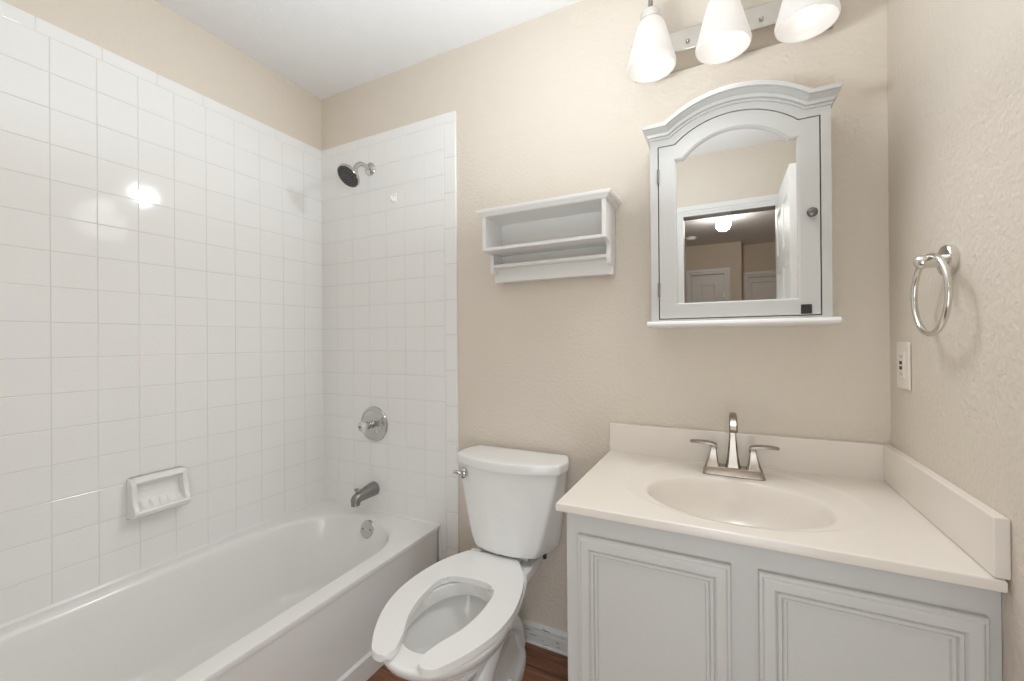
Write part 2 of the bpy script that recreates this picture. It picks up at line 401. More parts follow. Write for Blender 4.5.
def surround(name, label, o, ax, nrm, off, length, cap_period, extra=None):
    s = thing(name, label, 'tile'); s['kind'] = 'structure'
    bm = bmesh.new()
    zs = [0.384] + [0.484 + k*TP for k in range(16)]      # last course ends at 2.1127
    cols = [0.002, off]
    while cols[-1] + TP < length: cols.append(cols[-1] + TP)
    if length - cols[-1] > 0.01: cols.append(length)
    for i in range(len(cols)-1):
        for j in range(len(zs)-1):
            tile(bm, o, ax, cols[i], cols[i+1], zs[j], zs[j+1], nrm)
    c = -0.05
    top = []
    while c < length + (extra or 0):
        tile(bm, o, ax, max(c, 0.002), min(c+cap_period, length + (extra or 0)), zs[-1], 2.157, nrm, g=0.0004, bev=0.0015)
        c += cap_period
    if extra:
        z = 1.356 - 9*0.1515
        while z < zs[-1]:
            tile(bm, o, ax, length, length+extra, max(z, 0.0), min(z+0.1515, zs[-1]), nrm, bev=0.003)
            z += 0.1515
        z = 0.384
        while z > 0.0:
            tile(bm, o, ax, 0.734, length, max(z-TP, 0), z, nrm); z -= TP
    obj('glazed_tiles', bm, TILE, s, smooth=0)
    gb = bmesh.new()
    def slab(a0, a1, z0, z1, h0, h1):
        p = [Vector(o)+Vector(ax)*a+Vector((0, 0, z))+Vector(nrm)*h for h in (h0, h1) for a, z in ((a0, z0), (a1, z0), (a1, z1), (a0, z1))]
        vs = [gb.verts.new(q) for q in p]
        for q in ((0,1,2,3), (4,5,6,7), (0,1,5,4), (1,2,6,5), (2,3,7,6), (3,0,4,7)): gb.faces.new([vs[i] for i in q])
    slab(0, length + (extra or 0) - 0.002, 0.382, 2.155, 0.0, 0.0066)
    if extra: slab(0.734, length+extra-0.002, 0.0, 0.382, 0.0, 0.0066)
    obj('grout', gb, GROUT, s, smooth=0)
    return s
surround('trim_4', 'glossy white square tile on the long wall over the tub', (0, 0, 0), (0, -1, 0), (1, 0, 0), 0.1129, 1.53, 0.1515)
surround('trim_5', 'glossy white tile panel behind the shower head with bullnose edge', (0, 0, 0), (1, 0, 0), (0, -1, 0), 0.1138, 0.7653, 0.1515, extra=0.061)

# ------------------------------------------------------------------ bathtub
tub = thing('bathtub', 'white alcove bathtub below the tiled walls', 'bathtub', (0.37, -0.77, 0))
TX0, TX1, TY0, TY1 = 0.009, 0.727, -1.535, -0.009
cx, cy = 0.365, -0.76
base_in = [(0.058, -0.76), (0.061, -0.55), (0.073, -0.42), (0.095, -0.296), (0.125, -0.231), (0.152, -0.182), (0.197, -0.132), (0.26, -0.090), (0.351, -0.066),
           (0.44, -0.076), (0.530, -0.110), (0.597, -0.166), (0.638, -0.238), (0.653, -0.33), (0.658, -0.52), (0.661, -0.76)]
back_in = [(0.661, -1.1), (0.645, -1.30), (0.60, -1.39), (0.50, -1.44), (0.365, -1.45), (0.23, -1.44), (0.13, -1.39), (0.075, -1.30), (0.058, -1.1)]
loop = smooth_path([(x, y, 0) for x, y in (base_in + back_in)] + [(base_in[0][0], base_in[0][1], 0)], 5)[:-1]
loop = [(p.x, p.y) for p in loop]
def out_pt(x, y, x0, x1, y0, y1):
    dx, dy = x-cx, y-cy
    t = 1e9
    if dx > 1e-9: t = min(t, (x1-cx)/dx)
    if dx < -1e-9: t = min(t, (x0-cx)/dx)
    if dy > 1e-9: t = min(t, (y1-cy)/dy)
    if dy < -1e-9: t = min(t, (y0-cy)/dy)
    return (cx+dx*t, cy+dy*t)
outs = [out_pt(x, y, TX0, TX1, TY0, TY1) for x, y in loop]
# snap the nearest loop point to each corner so that the outer outline keeps its corners
for c in ((TX0, TY0), (TX1, TY0), (TX0, TY1), (TX1, TY1)):
    i = min(range(len(outs)), key=lambda k: (outs[k][0]-c[0])**2 + (outs[k][1]-c[1])**2); outs[i] = c
def shrink(lp, d, z, k=1.0):
    out = []
    n = len(lp)
    for i in range(n):
        a, b = Vector(lp[i-1]), Vector(lp[(i+1) % n]); t = (b-a).normalized(); nr = Vector((-t.y, t.x))
        p = Vector(lp[i])
        if nr.dot(Vector((cx, cy))-p) < 0: nr = -nr
        out.append((p.x+nr.x*d, p.y+nr.y*d, z))
    return out
def lerp_loop(lp, x0, x1, y0, y1, z):
    """the basin outline rescaled into another rectangle: gives each end its own slope"""
    lx0, lx1 = 0.058, 0.661; ly0, ly1 = -1.45, -0.066
    return [(x0+(x-lx0)/(lx1-lx0)*(x1-x0), y0+(y-ly0)/(ly1-ly0)*(y1-y0), z) for x, y in lp]
def off_rect(d, z): return [(min(max(x, TX0), TX1-d), min(max(y, TY0), TY1), z) for x, y in outs]
def mid(ra, rb, t, z): return [(a[0]*(1-t)+b[0]*t, a[1]*(1-t)+b[1]*t, z) for a, b in zip(ra, rb)]
bm = bmesh.new()
inner3 = [(x, y, 0) for x, y in loop]
rings = [off_rect(0.0, FL), off_rect(0.0, 0.085), off_rect(0.010, 0.092), off_rect(0.008, 0.2), off_rect(0.004, 0.352), off_rect(0.0, 0.360),
         off_rect(0.0, 0.3745), off_rect(0.0016, 0.3784), off_rect(0.0055, 0.380),
         mid(off_rect(0.0055, 0), inner3, 0.5, 0.380), mid(off_rect(0.0055, 0), inner3, 0.9, 0.3796),
         shrink(loop, 0.0, 0.377), shrink(loop, 0.006, 0.372), shrink(loop, 0.011, 0.362), shrink(loop, 0.014, 0.345)]
rings += [lerp_loop(loop, 0.080, 0.635, -1.38, -0.105, 0.28), lerp_loop(loop, 0.098, 0.615, -1.30, -0.135, 0.18), lerp_loop(loop, 0.118, 0.598, -1.22, -0.160, 0.11),
          lerp_loop(loop, 0.140, 0.578, -1.17, -0.185, 0.08), lerp_loop(loop, 0.175, 0.545, -1.13, -0.225, 0.064), lerp_loop(loop, 0.23, 0.49, -1.0, -0.30, 0.060),
          lerp_loop(loop, 0.33, 0.39, -0.8, -0.6, 0.058)]
add_loft(bm, rings, True, True)
obj('tub_shell', bm, TUB, tub, smooth=45)
cb = bmesh.new()
add_prism(cb, [(0.004, 0.376), (0.0135, 0.3795), (0.0125, 0.384), (0.0070, 0.3895), (0.004, 0.389)], 'y', -1.535, -0.006)
obj('caulk_bead', cb, TUB, tub, smooth=60)
cb = bmesh.new()
add_prism(cb, [(-0.004, 0.376), (-0.0135, 0.3795), (-0.0125, 0.384), (-0.0070, 0.3895), (-0.004, 0.389)], 'x', 0.006, 0.730)
add_prism(cb, [(0.722, -0.004), (0.730, -0.016), (0.738, -0.007), (0.736, -0.004)], 'z', FL, 0.378)
obj('caulk_bead', cb, TUB, tub, smooth=60)
# overflow plate on the sloping end wall
od = Vector((0.05, -0.94, 0.30)).normalized()
oc = Vector((0.393, -0.086, 0.332))
ov = obj('overflow_plate', lathe([(-0.03, .02), (0.0, .020), (0.002, .0385), (0.008, .0385), (0.011, .036), (0.0125, .028), (0.0125, .001)], oc, od, 40), CHROME, tub)
a_, b_ = frame_of(od)
for s in (-1, 1):
    obj('screw', lathe([(0.010, .004), (0.0145, .004), (0.0155, .001)], oc + a_*0.021*s, od, 14), DULL, ov)
obj('tub_drain', lathe([(0, .001), (0.0, .034), (0.003, .034), (0.004, .026), (0.002, .02), (0.008, .018), (0.010, .001)], (0.36, -0.36, 0.0585), (0, 0, 1), 30), CHROME, tub)

# tub spout
SX, SZ = 0.355, 0.487
sp = thing('tub_spout', 'dull chrome tub spout on tile above the overflow plate', 'spout', (SX, -0.008, SZ))
bm = bmesh.new()
def sp_ring(y, z, rx, rz, n=28): return [(SX + rx*math.cos(2*PI*i/n), y, z + rz*math.sin(2*PI*i/n)) for i in range(n)]
add_loft(bm, [sp_ring(-0.007, SZ, .031, .031), sp_ring(-0.012, SZ, .032, .032), sp_ring(-0.03, SZ-.001, .031, .031), sp_ring(-0.08, SZ-.006, .026, .0265),
              sp_ring(-0.112, SZ-.010, .0225, .023), sp_ring(-0.126, SZ-.014, .021, .022), sp_ring(-0.136, SZ-.020, .018, .018), sp_ring(-0.140, SZ-.026, .012, .010)])
n = 24
def ncirc(cy_, cz, r, rx): return [(SX + rx*math.cos(2*PI*i/n), cy_ + r*math.sin(2*PI*i/n), cz) for i in range(n)]
add_loft(bm, [ncirc(-0.118, SZ-.012, .020, .020), ncirc(-0.121, SZ-.026, .0205, .0205), ncirc(-0.124, SZ-.041, .020, .020), ncirc(-0.124, SZ-.041, .015, .015), ncirc(-0.122, SZ-.030, .014, .014)])
obj('spout_body', bm, DULL, sp, smooth=50)
bm = lathe([(-0.01, .0045), (0.016, .0045), (0.017, .010), (0.021, .0105), (0.024, .007), (0.0245, .001)], (SX, -0.118, SZ+0.008), (0, 0, 1), 18)
obj('diverter_knob', bm, DULL, sp)

# shower valve
VX, VZ = 0.357, 0.791
sv = thing('shower_valve', 'round chrome shower valve with clear knob on the tile', 'valve', (VX, -0.008, VZ))
obj('escutcheon', lathe([(0, .083), (0.004, .083), (0.009, .080), (0.0105, .074), (0.0105, .071), (0.0085, .070), (0.0085, .052), (0.013, .042), (0.017, .026), (0.0185, .001)], (VX, -0.007, VZ), (0, -1, 0), 56), CHROME, sv)
obj('valve_stem', lathe([(0, .019), (0.018, .018), (0.02, .015), (0.026, .015), (0.028, .018), (0.038, .017), (0.04, .001)], (VX, -0.022, VZ), (0, -1, 0), 28), CHROME, sv)
bm = bmesh.new()
rr = []
for h, r in ((0, .010), (0.004, .017), (0.012, .0225), (0.022, .0235), (0.031, .020), (0.036, .013), (0.037, .001)):
    rr.append([(VX + (r*(1+0.08*math.cos(8*2*PI*i/48)))*math.cos(2*PI*i/48), -0.060-h, VZ + (r*(1+0.08*math.cos(8*2*PI*i/48)))*math.sin(2*PI*i/48)) for i in range(48)])
add_loft(bm, rr)
kn = obj('knob', bm, ACRY, sv)
kn['label'] = 'clear acrylic knob'
obj('cap', lathe([(0, .007), (0.002, .007), (0.0025, .001)], (VX, -0.0972, VZ), (0, -1, 0), 16), DULL, kn)

# shower head
sh = thing('shower_fixture', 'chrome shower head with dark round spray face', 'shower head', (0.342, -0.008, 1.998))
obj('flange', lathe([(0, .031), (0.003, .031), (0.008, .027), (0.012, .016), (0.014, .012), (0.014, .001)], (0.342, -0.007, 1.998), (0, -1, 0), 36), CHROME, sh)
arm = smooth_path([(0.342, -0.01, 1.998), (0.342, -0.045, 2.003), (0.343, -0.072, 2.000), (0.345, -0.094, 1.982), (0.347, -0.106, 1.960)], 8)
bm = bmesh.new(); add_tube(bm, arm, 0.0105, 18); obj('shower_arm', bm, CHROME, sh)
hd = Vector((-0.10, -0.66, -0.70)).normalized()
hc = Vector((0.347, -0.108, 1.955))
hb = obj('head_body', lathe([(-0.006, .010), (0.0, .016), (0.008, .018), (0.013, .014), (0.018, .020), (0.028, .038), (0.036, .051), (0.042, .055), (0.050, .055), (0.053, .052), (0.053, .001)], hc, hd, 48), CHROME, sh)
fc = hc + hd*0.053
fb = bmesh.new()
add_lathe(fb, [(-0.002, .0505), (0.002, .0505), (0.004, .048), (0.0045, .040), (0.003, .038), (0.003, .030), (0.005, .028), (0.005, .001)], fc, hd, 48)
a_, b_ = frame_of(hd)
sf = obj('spray_face', fb, DARKRUB, hb)
nb = bmesh.new()
for r, k in ((.044, 24), (.0345, 18), (.021, 12), (.010, 6)):
    for i in range(k):
        q = fc + a_*r*math.cos(2*PI*i/k) + b_*r*math.sin(2*PI*i/k)
        add_lathe(nb, [(0.002, .0022), (0.0068, .0016)], q, hd, 8)
obj('nozzles', nb, DULL, hb)['kind'] = 'stuff'

# adhesive hook on the tile
hk = thing('adhesive_hook', 'tiny clear plastic hook stuck on tile right of shower head', 'hook', (0.49, -0.008, 1.84))
obj('hook_plate', box(0.478, 0.503, -0.011, -0.0075, 1.818, 1.860, bev=0.0012), WHITEPL, hk)
bm = bmesh.new(); add_tube(bm, smooth_path([(0.4905, -0.011, 1.842), (0.4905, -0.014, 1.828), (0.4905, -0.022, 1.822), (0.4905, -0.029, 1.830), (0.4905, -0.030, 1.842)], 6), 0.0045, 12)
obj('hook_prong', bm, WHITEPL, hk)

# soap dish
sd = thing('soap_dish', 'white ceramic soap dish on tiled wall above the tub', 'soap dish', (0.006, -0.715, 0.64))
bm = bmesh.new()
Y0, Y1 = -0.803, -0.634
add_box(bm, 0.006, 0.014, Y0+.004, Y1-.004, 0.580, 0.716)
side = [(0.006, 0.716), (0.030, 0.716), (0.040, 0.711), (0.045, 0.703), (0.044, 0.690), (0.044, 0.660), (0.050, 0.632), (0.064, 0.614), (0.070, 0.603), (0.066, 0.592), (0.050, 0.581), (0.006, 0.574)]
for ya, yb in ((Y0, Y0+0.017), (Y1-0.017, Y1)):
    add_prism(bm, side, 'y', ya, yb, bev=0.006, seg=3)
hood = [(0.006, 0.716), (0.030, 0.716), (0.040, 0.711), (0.045, 0.703), (0.042, 0.697), (0.034, 0.693), (0.012, 0.690)]
add_prism(bm, hood, 'y', Y0+0.008, Y1-0.008)
tray = [(0.006, 0.574), (0.050, 0.581), (0.066, 0.592), (0.070, 0.603), (0.066, 0.609), (0.056, 0.610), (0.044, 0.614), (0.030, 0.625), (0.019, 0.643), (0.012, 0.665)]
add_prism(bm, tray, 'y', Y0+0.008, Y1-0.008)
obj('dish_body', bm, PORC, sd, smooth=50)
for i in range(5):
    y = -0.772 + i*0.027
    bm = bmesh.new(); add_tube(bm, [(0.024, y, 0.632), (0.031, y, 0.625), (0.044, y, 0.6145), (0.056, y, 0.6105)], [.002, .0042, .0045, .002], 12)
    obj('ridge', bm, PORC, sd, smooth=60)

# ------------------------------------------------------------------ toilet
TA = math.radians(5.0)
TC = Vector((1.093, -0.176, 0))
AX = Vector((math.sin(TA), -math.cos(TA), 0)); PR = Vector((math.cos(TA), math.sin(TA), 0))
def T(al, pp, z): return TC + AX*al + PR*pp + Vector((0, 0, z))
toi = thing('toilet', 'white two piece toilet with its open front seat down', 'toilet', (1.115, -0.30, 0))
def egg(ab, af, w, z, n=64, e=2.3, ctr=None, eb=None):
    ac = ctr if ctr is not None else ab + (af-ab)*0.48
    out = []
    for i in range(n):
        t = 2*PI*i/n; c, s = math.cos(t), math.sin(t)
        ee = (eb or e) if c < 0 else e
        rx = (af-ac) if c >= 0 else (ac-ab)
        out.append(T(ac + rx*math.copysign(abs(c)**(2/ee), c), w*math.copysign(abs(s)**(2/ee), s), z))
    return out
bm = bmesh.new()
rings = [egg(-.135, .34, .112, FL, e=2.8), egg(-.135, .34, .112, 0.030, e=2.8), egg(-.130, .335, .106, 0.048, e=2.8), egg(-.118, .318, .094, 0.060, e=2.6),
         egg(-.112, .305, .088, 0.10, e=2.5), egg(-.108, .30, .086, 0.16, e=2.4), egg(-.108, .325, .090, 0.21, e=2.3), egg(-.108, .39, .110, 0.255, e=2.2), egg(-.108, .455, .138, 0.30, e=2.15, ctr=.24),
         egg(-.108, .510, .164, 0.340, e=2.1, ctr=.28), egg(-.108, .535, .176, 0.365, e=2.1, ctr=.29), egg(-.108, .541, .179, 0.380, e=2.1, ctr=.30), egg(-.106, .541, .178, 0.388, e=2.1, ctr=.30), egg(-.10, .533, .170, 0.393, e=2.1, ctr=.30),
         egg(.152, .485, .118, 0.393, e=2.05, ctr=.32), egg(.156, .480, .114, 0.388, e=2.05, ctr=.32), egg(.157, .479, .113, 0.352, e=2.05, ctr=.32), egg(.150, .484, .118, 0.347, e=2.05, ctr=.32), egg(.122, .498, .134, 0.349, e=2.05, ctr=.32), egg(.122, .490, .130, 0.330, e=2.05, ctr=.32),
         egg(.145, .462, .108, 0.295, e=2.05, ctr=.31), egg(.165, .425, .088, 0.25, e=2.0, ctr=.30), egg(.19, .38, .064, 0.215, e=2.0, ctr=.29), egg(.21, .345, .048, 0.185, e=2.0, ctr=.28)]
add_loft(bm, rings, True, True)
# rear deck that carries the tank
deck = [T(a, p, 0) for a, p in ((-.150, -.080), (-.150, .128), (-.11, .150), (.03, .142), (.10, .144), (.10, -.130), (.03, -.105), (-.11, -.100))]
add_prism(bm, [(v.x, v.y) for v in deck], 'z', 0.352, 0.394, bev=0.010, seg=3)
shelf_ = [T(a, p, 0) for a, p in ((-.140, -.080), (-.140, .110), (-.030, .118), (-.030, -.085))]
add_prism(bm, [(v.x, v.y) for v in shelf_], 'z', 0.385, 0.4045, bev=0.006, seg=3)
# trapway swelling on each flank
for s in (-1, 1):
    add_tube(bm, smooth_path([T(.27, s*.058, .10), T(.20, s*.062, .19), T(.10, s*.066, .235), T(.0, s*.064, .18), T(-.06, s*.058, .07)], 7), 0.036, 14)
obj('bowl', bm, PORC, toi, smooth=60)
obj('water', prism([(v.x, v.y) for v in egg(.192, .376, .0625, 0)], 'z', 0.195, 0.212), WATER, toi)
for s in (-1, 1):
    q = T(.10, s*.098, .046)
    obj('bolt_cap', lathe([(0, .017), (0.008, .016), (0.015, .010), (0.018, .001)], q, (0, 0, 1), 20), WHITEPL, toi)
# tank
TKX = 1.1295
def plan(wb, ws, wf, y0, ys, ywf, yf):
    half = [(wb*.5, y0), (wb*.95, y0), (wb, y0), (wb+(ws-wb)*.4, y0+(ys-y0)*.35), (ws, ys), (wf+(ws-wf)*.4, ywf+(ys-ywf)*.4), (wf+(ws-wf)*.1, ywf+(ys-ywf)*.1), (wf*.985, ywf+(yf-ywf)*.06), (wf*.9, ywf+(yf-ywf)*.25), (wf*.62, ywf+(yf-ywf)*.66), (wf*.25, yf)]
    pts = half + [(-x, y) for x, y in half[::-1]]
    return chaikin(pts, 3)
def tk(z, *a): return [(TKX+x, y, z) for x, y in plan(*a)]
bm = bmesh.new()
def tsec(t):   # 0 bottom .. 1 top
    f = t**0.8
    L = lambda a, b: a+(b-a)*f
    return (L(.158, .190), L(.164, .208), L(.124, .200), -.022, L(-.060, -.085), L(-.167, -.152), L(-.196, -.205))
rg = []
for z, t in ((0.434, 0.0), (0.46, .11), (0.50, .25), (0.55, .42), (0.60, .6), (0.65, .77), (0.70, .95), (0.722, 1.0)): rg.append(tk(z, *tsec(t)))
s0 = tsec(0.0); sh0 = lambda k, z: [(TKX+x*k, -.105+(y+.105)*k, z) for x, y in plan(*s0)]
rg = [sh0(.92, .4245), sh0(.975, .4265)] + rg
add_loft(bm, rg)
obj('tank', bm, PORC, toi, smooth=50)
bm = bmesh.new()
lp = plan(.192, .2175, .209, -.017, -.085, -.155, -.215)
ls = lambda k, z: [(TKX+x*k, -.11+(y+.11)*k, z) for x, y in lp]
add_loft(bm, [ls(.975, .7205), ls(.985, .720), ls(.995, .722), ls(1.0, .726), ls(1.0, .743), ls(.994, .7495), ls(.98, .7535), ls(.95, .755), ls(.6, .756)])
obj('tank_lid', bm, PORC, toi, smooth=60)
# gasket and bolts between tank and deck
bm = bmesh.new(); add_lathe(bm, [(0, .05), (.026, .05)], (TKX-.005, -.11, .403), (0, 0, 1), 30)
obj('gasket', bm, DARKRUB, toi)
for s in (-1, 1):
    obj('tank_bolt', lathe([(0, .007), (.03, .007), (.03, .012), (.036, .012)], (TKX+s*.118, -.075, .386), (0, 0, 1), 14), DARKRUB, toi)
# flush handle, on the left of the tank's front
hx, hy, hz = 0.968, -0.177, 0.690
fd = Vector((-0.45, -0.89, 0)).normalized()
fh = obj('flush_handle', lathe([(-0.012, .015), (0.0, .0200), (0.004, .0210), (0.010, .019), (0.016, .013), (0.019, .001)], (hx, hy, hz), fd, 26), CHROME, toi)
bm = bmesh.new(); add_tube(bm, smooth_path([(hx-.004, hy-.014, hz), (hx-.014, hy-.018, hz+.003), (hx-.025, hy-.019, hz+.004), (hx-.034, hy-.019, hz+.003)], 6), [.006]*4+[.0065]*4+[.0068]*4+[.006]*4+[.006]*2+[.003], 14)
obj('lever', bm, CHROME, fh)
# seat
half_o = [(.05, .122), (.10, .149), (.15, .166), (.20, .177), (.25, .1835), (.30, .185), (.35, .1795), (.40, .167), (.45, .147), (.49, .126), (.52, .106), (.538, .092), (.546, .076), (.547, .060), (.540, .046), (.522, .039), (.502, .041)]
half_i = [(.48, .048), (.455, .057), (.43, .069), (.40, .082), (.36, .093), (.31, .100), (.26, .101), (.225, .098), (.195, .084), (.180, .060), (.1745, .030), (.173, 0)]
oo = smooth_path([(0, .089, 0)] + [(a, p, 0) for a, p in half_o] + [(a, p, 0) for a, p in half_i], 4)
right = [(p.x, p.y) for p in oo]
outline = right + [(a, -p) for a, p in right[::-1][1:]]
bm = bmesh.new()
pl = [T(a, p, 0) for a, p in outline]
add_prism(bm, [(v.x, v.y) for v in pl], 'z', 0.397, 0.4155, bev=0.0065, seg=3)
seat = obj('seat', bm, SEATM, toi, smooth=60)
for s in (-1, 1):
    bm = bmesh.new(); v = T(-.012, s*.075, 0)
    add_lathe(bm, [(-.02, .0085), (.02, .0085)], (v.x, v.y, .404), PR, 16)
    add_lathe(bm, [(0, .012), (.012, .010)], T(-.016, s*.075, .392), (0, 0, 1), 16)
    obj('seat_hinge', bm, SEATM, seat)
for a, s in ((.25, 1), (.25, -1), (.47, 1), (.47, -1)):
    p = .15 if a < .3 else .115
    v = T(a, s*p, .392)
    obj('bumper', lathe([(0, .009), (.006, .008)], v, (0, 0, 1), 12), WHITEPL, seat)

# ------------------------------------------------------------------ vanity
VX0, VX1, VY = 1.488, W-0.001, -0.515
CT, CB = 0.787, 0.767
va = thing('vanity_cabinet', 'grey painted vanity cabinet below the cream sink top', 'cabinet', (1.865, -0.26, 0))
bm = bmesh.new()
add_box(bm, VX0, VX0+0.018, VY+0.018, -0.002, FL, CB)           # side
add_box(bm, VX1-0.018, VX1, VY+0.018, -0.002, FL, CB)
add_box(bm, VX0+0.018, VX1-0.018, VY+0.04, -0.02, 0.10, 0.118)
add_box(bm, VX0+0.018, VX1-0.018, -0.012, -0.002, 0.1, CB)
add_box(bm, VX0+0.018, VX1-0.018, VY+0.07, VY+0.085, FL, 0.1)
obj('carcass', bm, VAN, va, smooth=0)
bm = bmesh.new()
dl, dr = (1.519, 1.845), (1.894, 2.224)
DZ0, DZ1 = 0.135, 0.712
fy0, fy1 = VY, VY+0.018
add_box(bm, VX0, dl[0]+.01, fy0, fy1, 0.09, CB); add_box(bm, dl[1]-.01, dr[0]+.01, fy0, fy1, 0.09, CB); add_box(bm, dr[1]-.01, VX1, fy0, fy1, 0.09, CB)
for a, b2 in (dl, dr):
    add_box(bm, a+.01, b2-.01, fy0, fy1, DZ1-.01, CB); add_box(bm, a+.01, b2-.01, fy0, fy1, 0.09, DZ0+.01)
obj('face_frame', bm, VAN, va, smooth=0)
for (x0, x1), nm in ((dl, 'left'), (dr, 'right')):
    bm = bmesh.new(); f = VY-0.0005
    rs = [(0, f), (0, f-.010), (0.0020, f-.0125), (0.0059, f-.0135), (0.0091, f-.017), (0.0117, f-.018), (0.0267, f-.018), (0.0286, f-.0165), (0.0312, f-.0125), (0.0331, f-.0155), (0.0384, f-.0155), (0.0403, f-.0105), (0.0423, f-.0125), (0.0468, f-.0125), (0.0488, f-.0075), (0.0507, f-.0075)]
    add_loft(bm, [rect_ring(x0+d, x1-d, DZ0+d, DZ1-d, y) for d, y in rs], True, True)
    obj('door', bm, VAN, va, smooth=22)

vt = thing('vanity_sink', 'cream marble sink top with oval basin and backsplash', 'sink top', (1.86, -0.27, CT))
SCX, SCY, SRX, SRY = 1.854, -0.314, 0.205, 0.155
LX0, LX1, LY0, LY1 = 1.470, W-0.005, -0.543, -0.001
N = 96
ang = sorted(set([2*PI*i/N for i in range(N)] + [math.atan2(y-SCY, x-SCX) % (2*PI) for x in (LX0, LX1) for y in (LY0, LY1)]))
def edge_pt(t, ins, z):
    c, s = math.cos(t), math.sin(t); k = 1e9
    if c > 1e-9: k = min(k, (LX1-SCX)/c)
    if c < -1e-9: k = min(k, (LX0+ins-SCX)/c)
    if s > 1e-9: k = min(k, (LY1-SCY)/s)
    if s < -1e-9: k = min(k, (LY0+ins-SCY)/s)
    return (SCX+c*k, SCY+s*k, z)
def ell(fx, fy, z, dy=0, ox=0): return [(SCX + SRX*fx*math.cos(t)+ox, SCY + SRY*fy*math.sin(t)+dy, z) for t in ang]
def ell2(rx, ry, z, dy=0, ox=0): return [(SCX + rx*math.cos(t)+ox, SCY + ry*math.sin(t)+dy, z) for t in ang]
def angfix(rings):   # rings of the oval use the true angle so that spokes stay straight
    return rings
bm = bmesh.new()
rings = [[edge_pt(t, .012, CB-.0005) for t in ang], [edge_pt(t, .001, CB-.0005) for t in ang], [edge_pt(t, 0, CB+.002) for t in ang], [edge_pt(t, 0, CT-.004) for t in ang], [edge_pt(t, .0012, CT-.0015) for t in ang], [edge_pt(t, .0042, CT) for t in ang]]
def spoke(rx, ry, cyo, z, xo=0):
    """oval about its own centre met by the spoke at each angle"""
    out = []
    for t in ang:
        c, s = math.cos(t), math.sin(t)
        # solve |((c k - xo)/rx, (s k - cyo)/ry)| = 1
        A = (c/rx)**2 + (s/ry)**2; B = -2*(c*xo/rx**2 + s*cyo/ry**2); Cc = (xo/rx)**2 + (cyo/ry)**2 - 1
        k = (-B + math.sqrt(max(B*B-4*A*Cc, 0)))/(2*A)
        out.append((SCX+c*k, SCY+s*k, z))
    return out
rings += [spoke(.281, .236, .048, CT), spoke(.276, .231, .047, CT-.0010), spoke(.270, .225, .046, CT-.0034), spoke(.262, .218, .044, CT-.0042), spoke(.222, .180, .008, CT-.0055),
          spoke(.2085, .160, 0, CT-.0072), spoke(.204, .1555, 0, CT-.011), spoke(.197, .151, 0, CT-.022), spoke(.187, .142, 0, CT-.05), spoke(.168, .130, 0, CT-.082), spoke(.135, .102, 0, CT-.108),
          spoke(.09, .068, 0, CT-.123), spoke(.04, .035, 0, CT-.129), spoke(.022, .022, 0, CT-.131)]
add_loft(bm, rings, False, True)
obj('counter_basin', bm, MARBLE, vt, smooth=50)
bm = bmesh.new(); add_box(bm, LX0+0.004, W-0.0015, -0.020, -0.001, CT-.004, 0.886, bev=0.003); obj('backsplash', bm, MARBLE, vt)
bm = bmesh.new(); add_box(bm, W-0.021, W-0.0002, -0.543, -0.0205, CT+.0005, 0.886, bev=0.003); obj('side_splash', bm, MARBLE, vt)
obj('basin_drain', lathe([(0, .001), (0.0, .026), (0.003, .026), (0.004, .02), (0.001, .018), (0.006, .016), (0.008, .001)], (SCX, SCY, CT-.1305), (0, 0, 1), 28), NICKEL, vt)

# ------------------------------------------------------------------ faucet
FX, FY, FZ = 1.857, -0.108, CT-0.0042
fa = thing('faucet', 'brushed nickel two handle faucet behind the oval basin', 'faucet', (FX, FY, FZ))
def sq(x, y, z, hx_, hy_, r=0.25):
    p = []
    for sx, sy in ((1, 1), (-1, 1), (-1, -1), (1, -1)):
        c = [(sx*hx_*(1-r), sy*hy_), (sx*hx_, sy*hy_*(1-r))]
        if sx*sy > 0: c = c[::-1]
        p += c
    return [(x+a, y+b2, z) for a, b2 in p]
bm = bmesh.new()
add_loft(bm, [sq(FX, FY, FZ, .080, .029, .12), sq(FX, FY, FZ+.003, .080, .029, .12), sq(FX, FY, FZ+.020, .070, .022, .12), sq(FX, FY, FZ+.022, .068, .020, .12)])
obj('base_plate', bm, NICKEL, fa, smooth=25)
for s in (-1, 1):
    x = FX + s*.054
    bm = bmesh.new()
    prof = [(.018, .0215, .0215), (.030, .0165, .0165), (.045, .0125, .0125), (.060, .0095, .0095), (.072, .0082, .0085), (.078, .0085, .009)]
    add_loft(bm, [sq(x - s*(h-.018)*.05, FY, FZ+h, a, b2) for h, a, b2 in prof])
    hp = obj('handle_post', bm, NICKEL, fa, smooth=25)
    bm = bmesh.new()
    xx = x - s*.003
    pts = [(xx - s*.010, FZ+.0715, .004, .0095), (xx - s*.008, FZ+.0805, .005, .0105), (xx + s*.004, FZ+.0845, .0055, .0115), (xx + s*.020, FZ+.0865, .0050, .0120), (xx + s*.042, FZ+.0875, .0045, .0110), (xx + s*.060, FZ+.0870, .0038, .0095), (xx + s*.064, FZ+.0865, .0026, .0080)]
    rg = []
    for px, pz, hz_, hy_ in pts:
        k = .72
        rg.append([(px, FY-.002+a*hy_, pz+b2*hz_) for a, b2 in ((-1, -k), (-k, -1), (k, -1), (1, -k), (1, k), (k, 1), (-k, 1), (-1, k))])
    add_loft(bm, rg); obj('lever', bm, NICKEL, hp, smooth=32)
bm = bmesh.new()
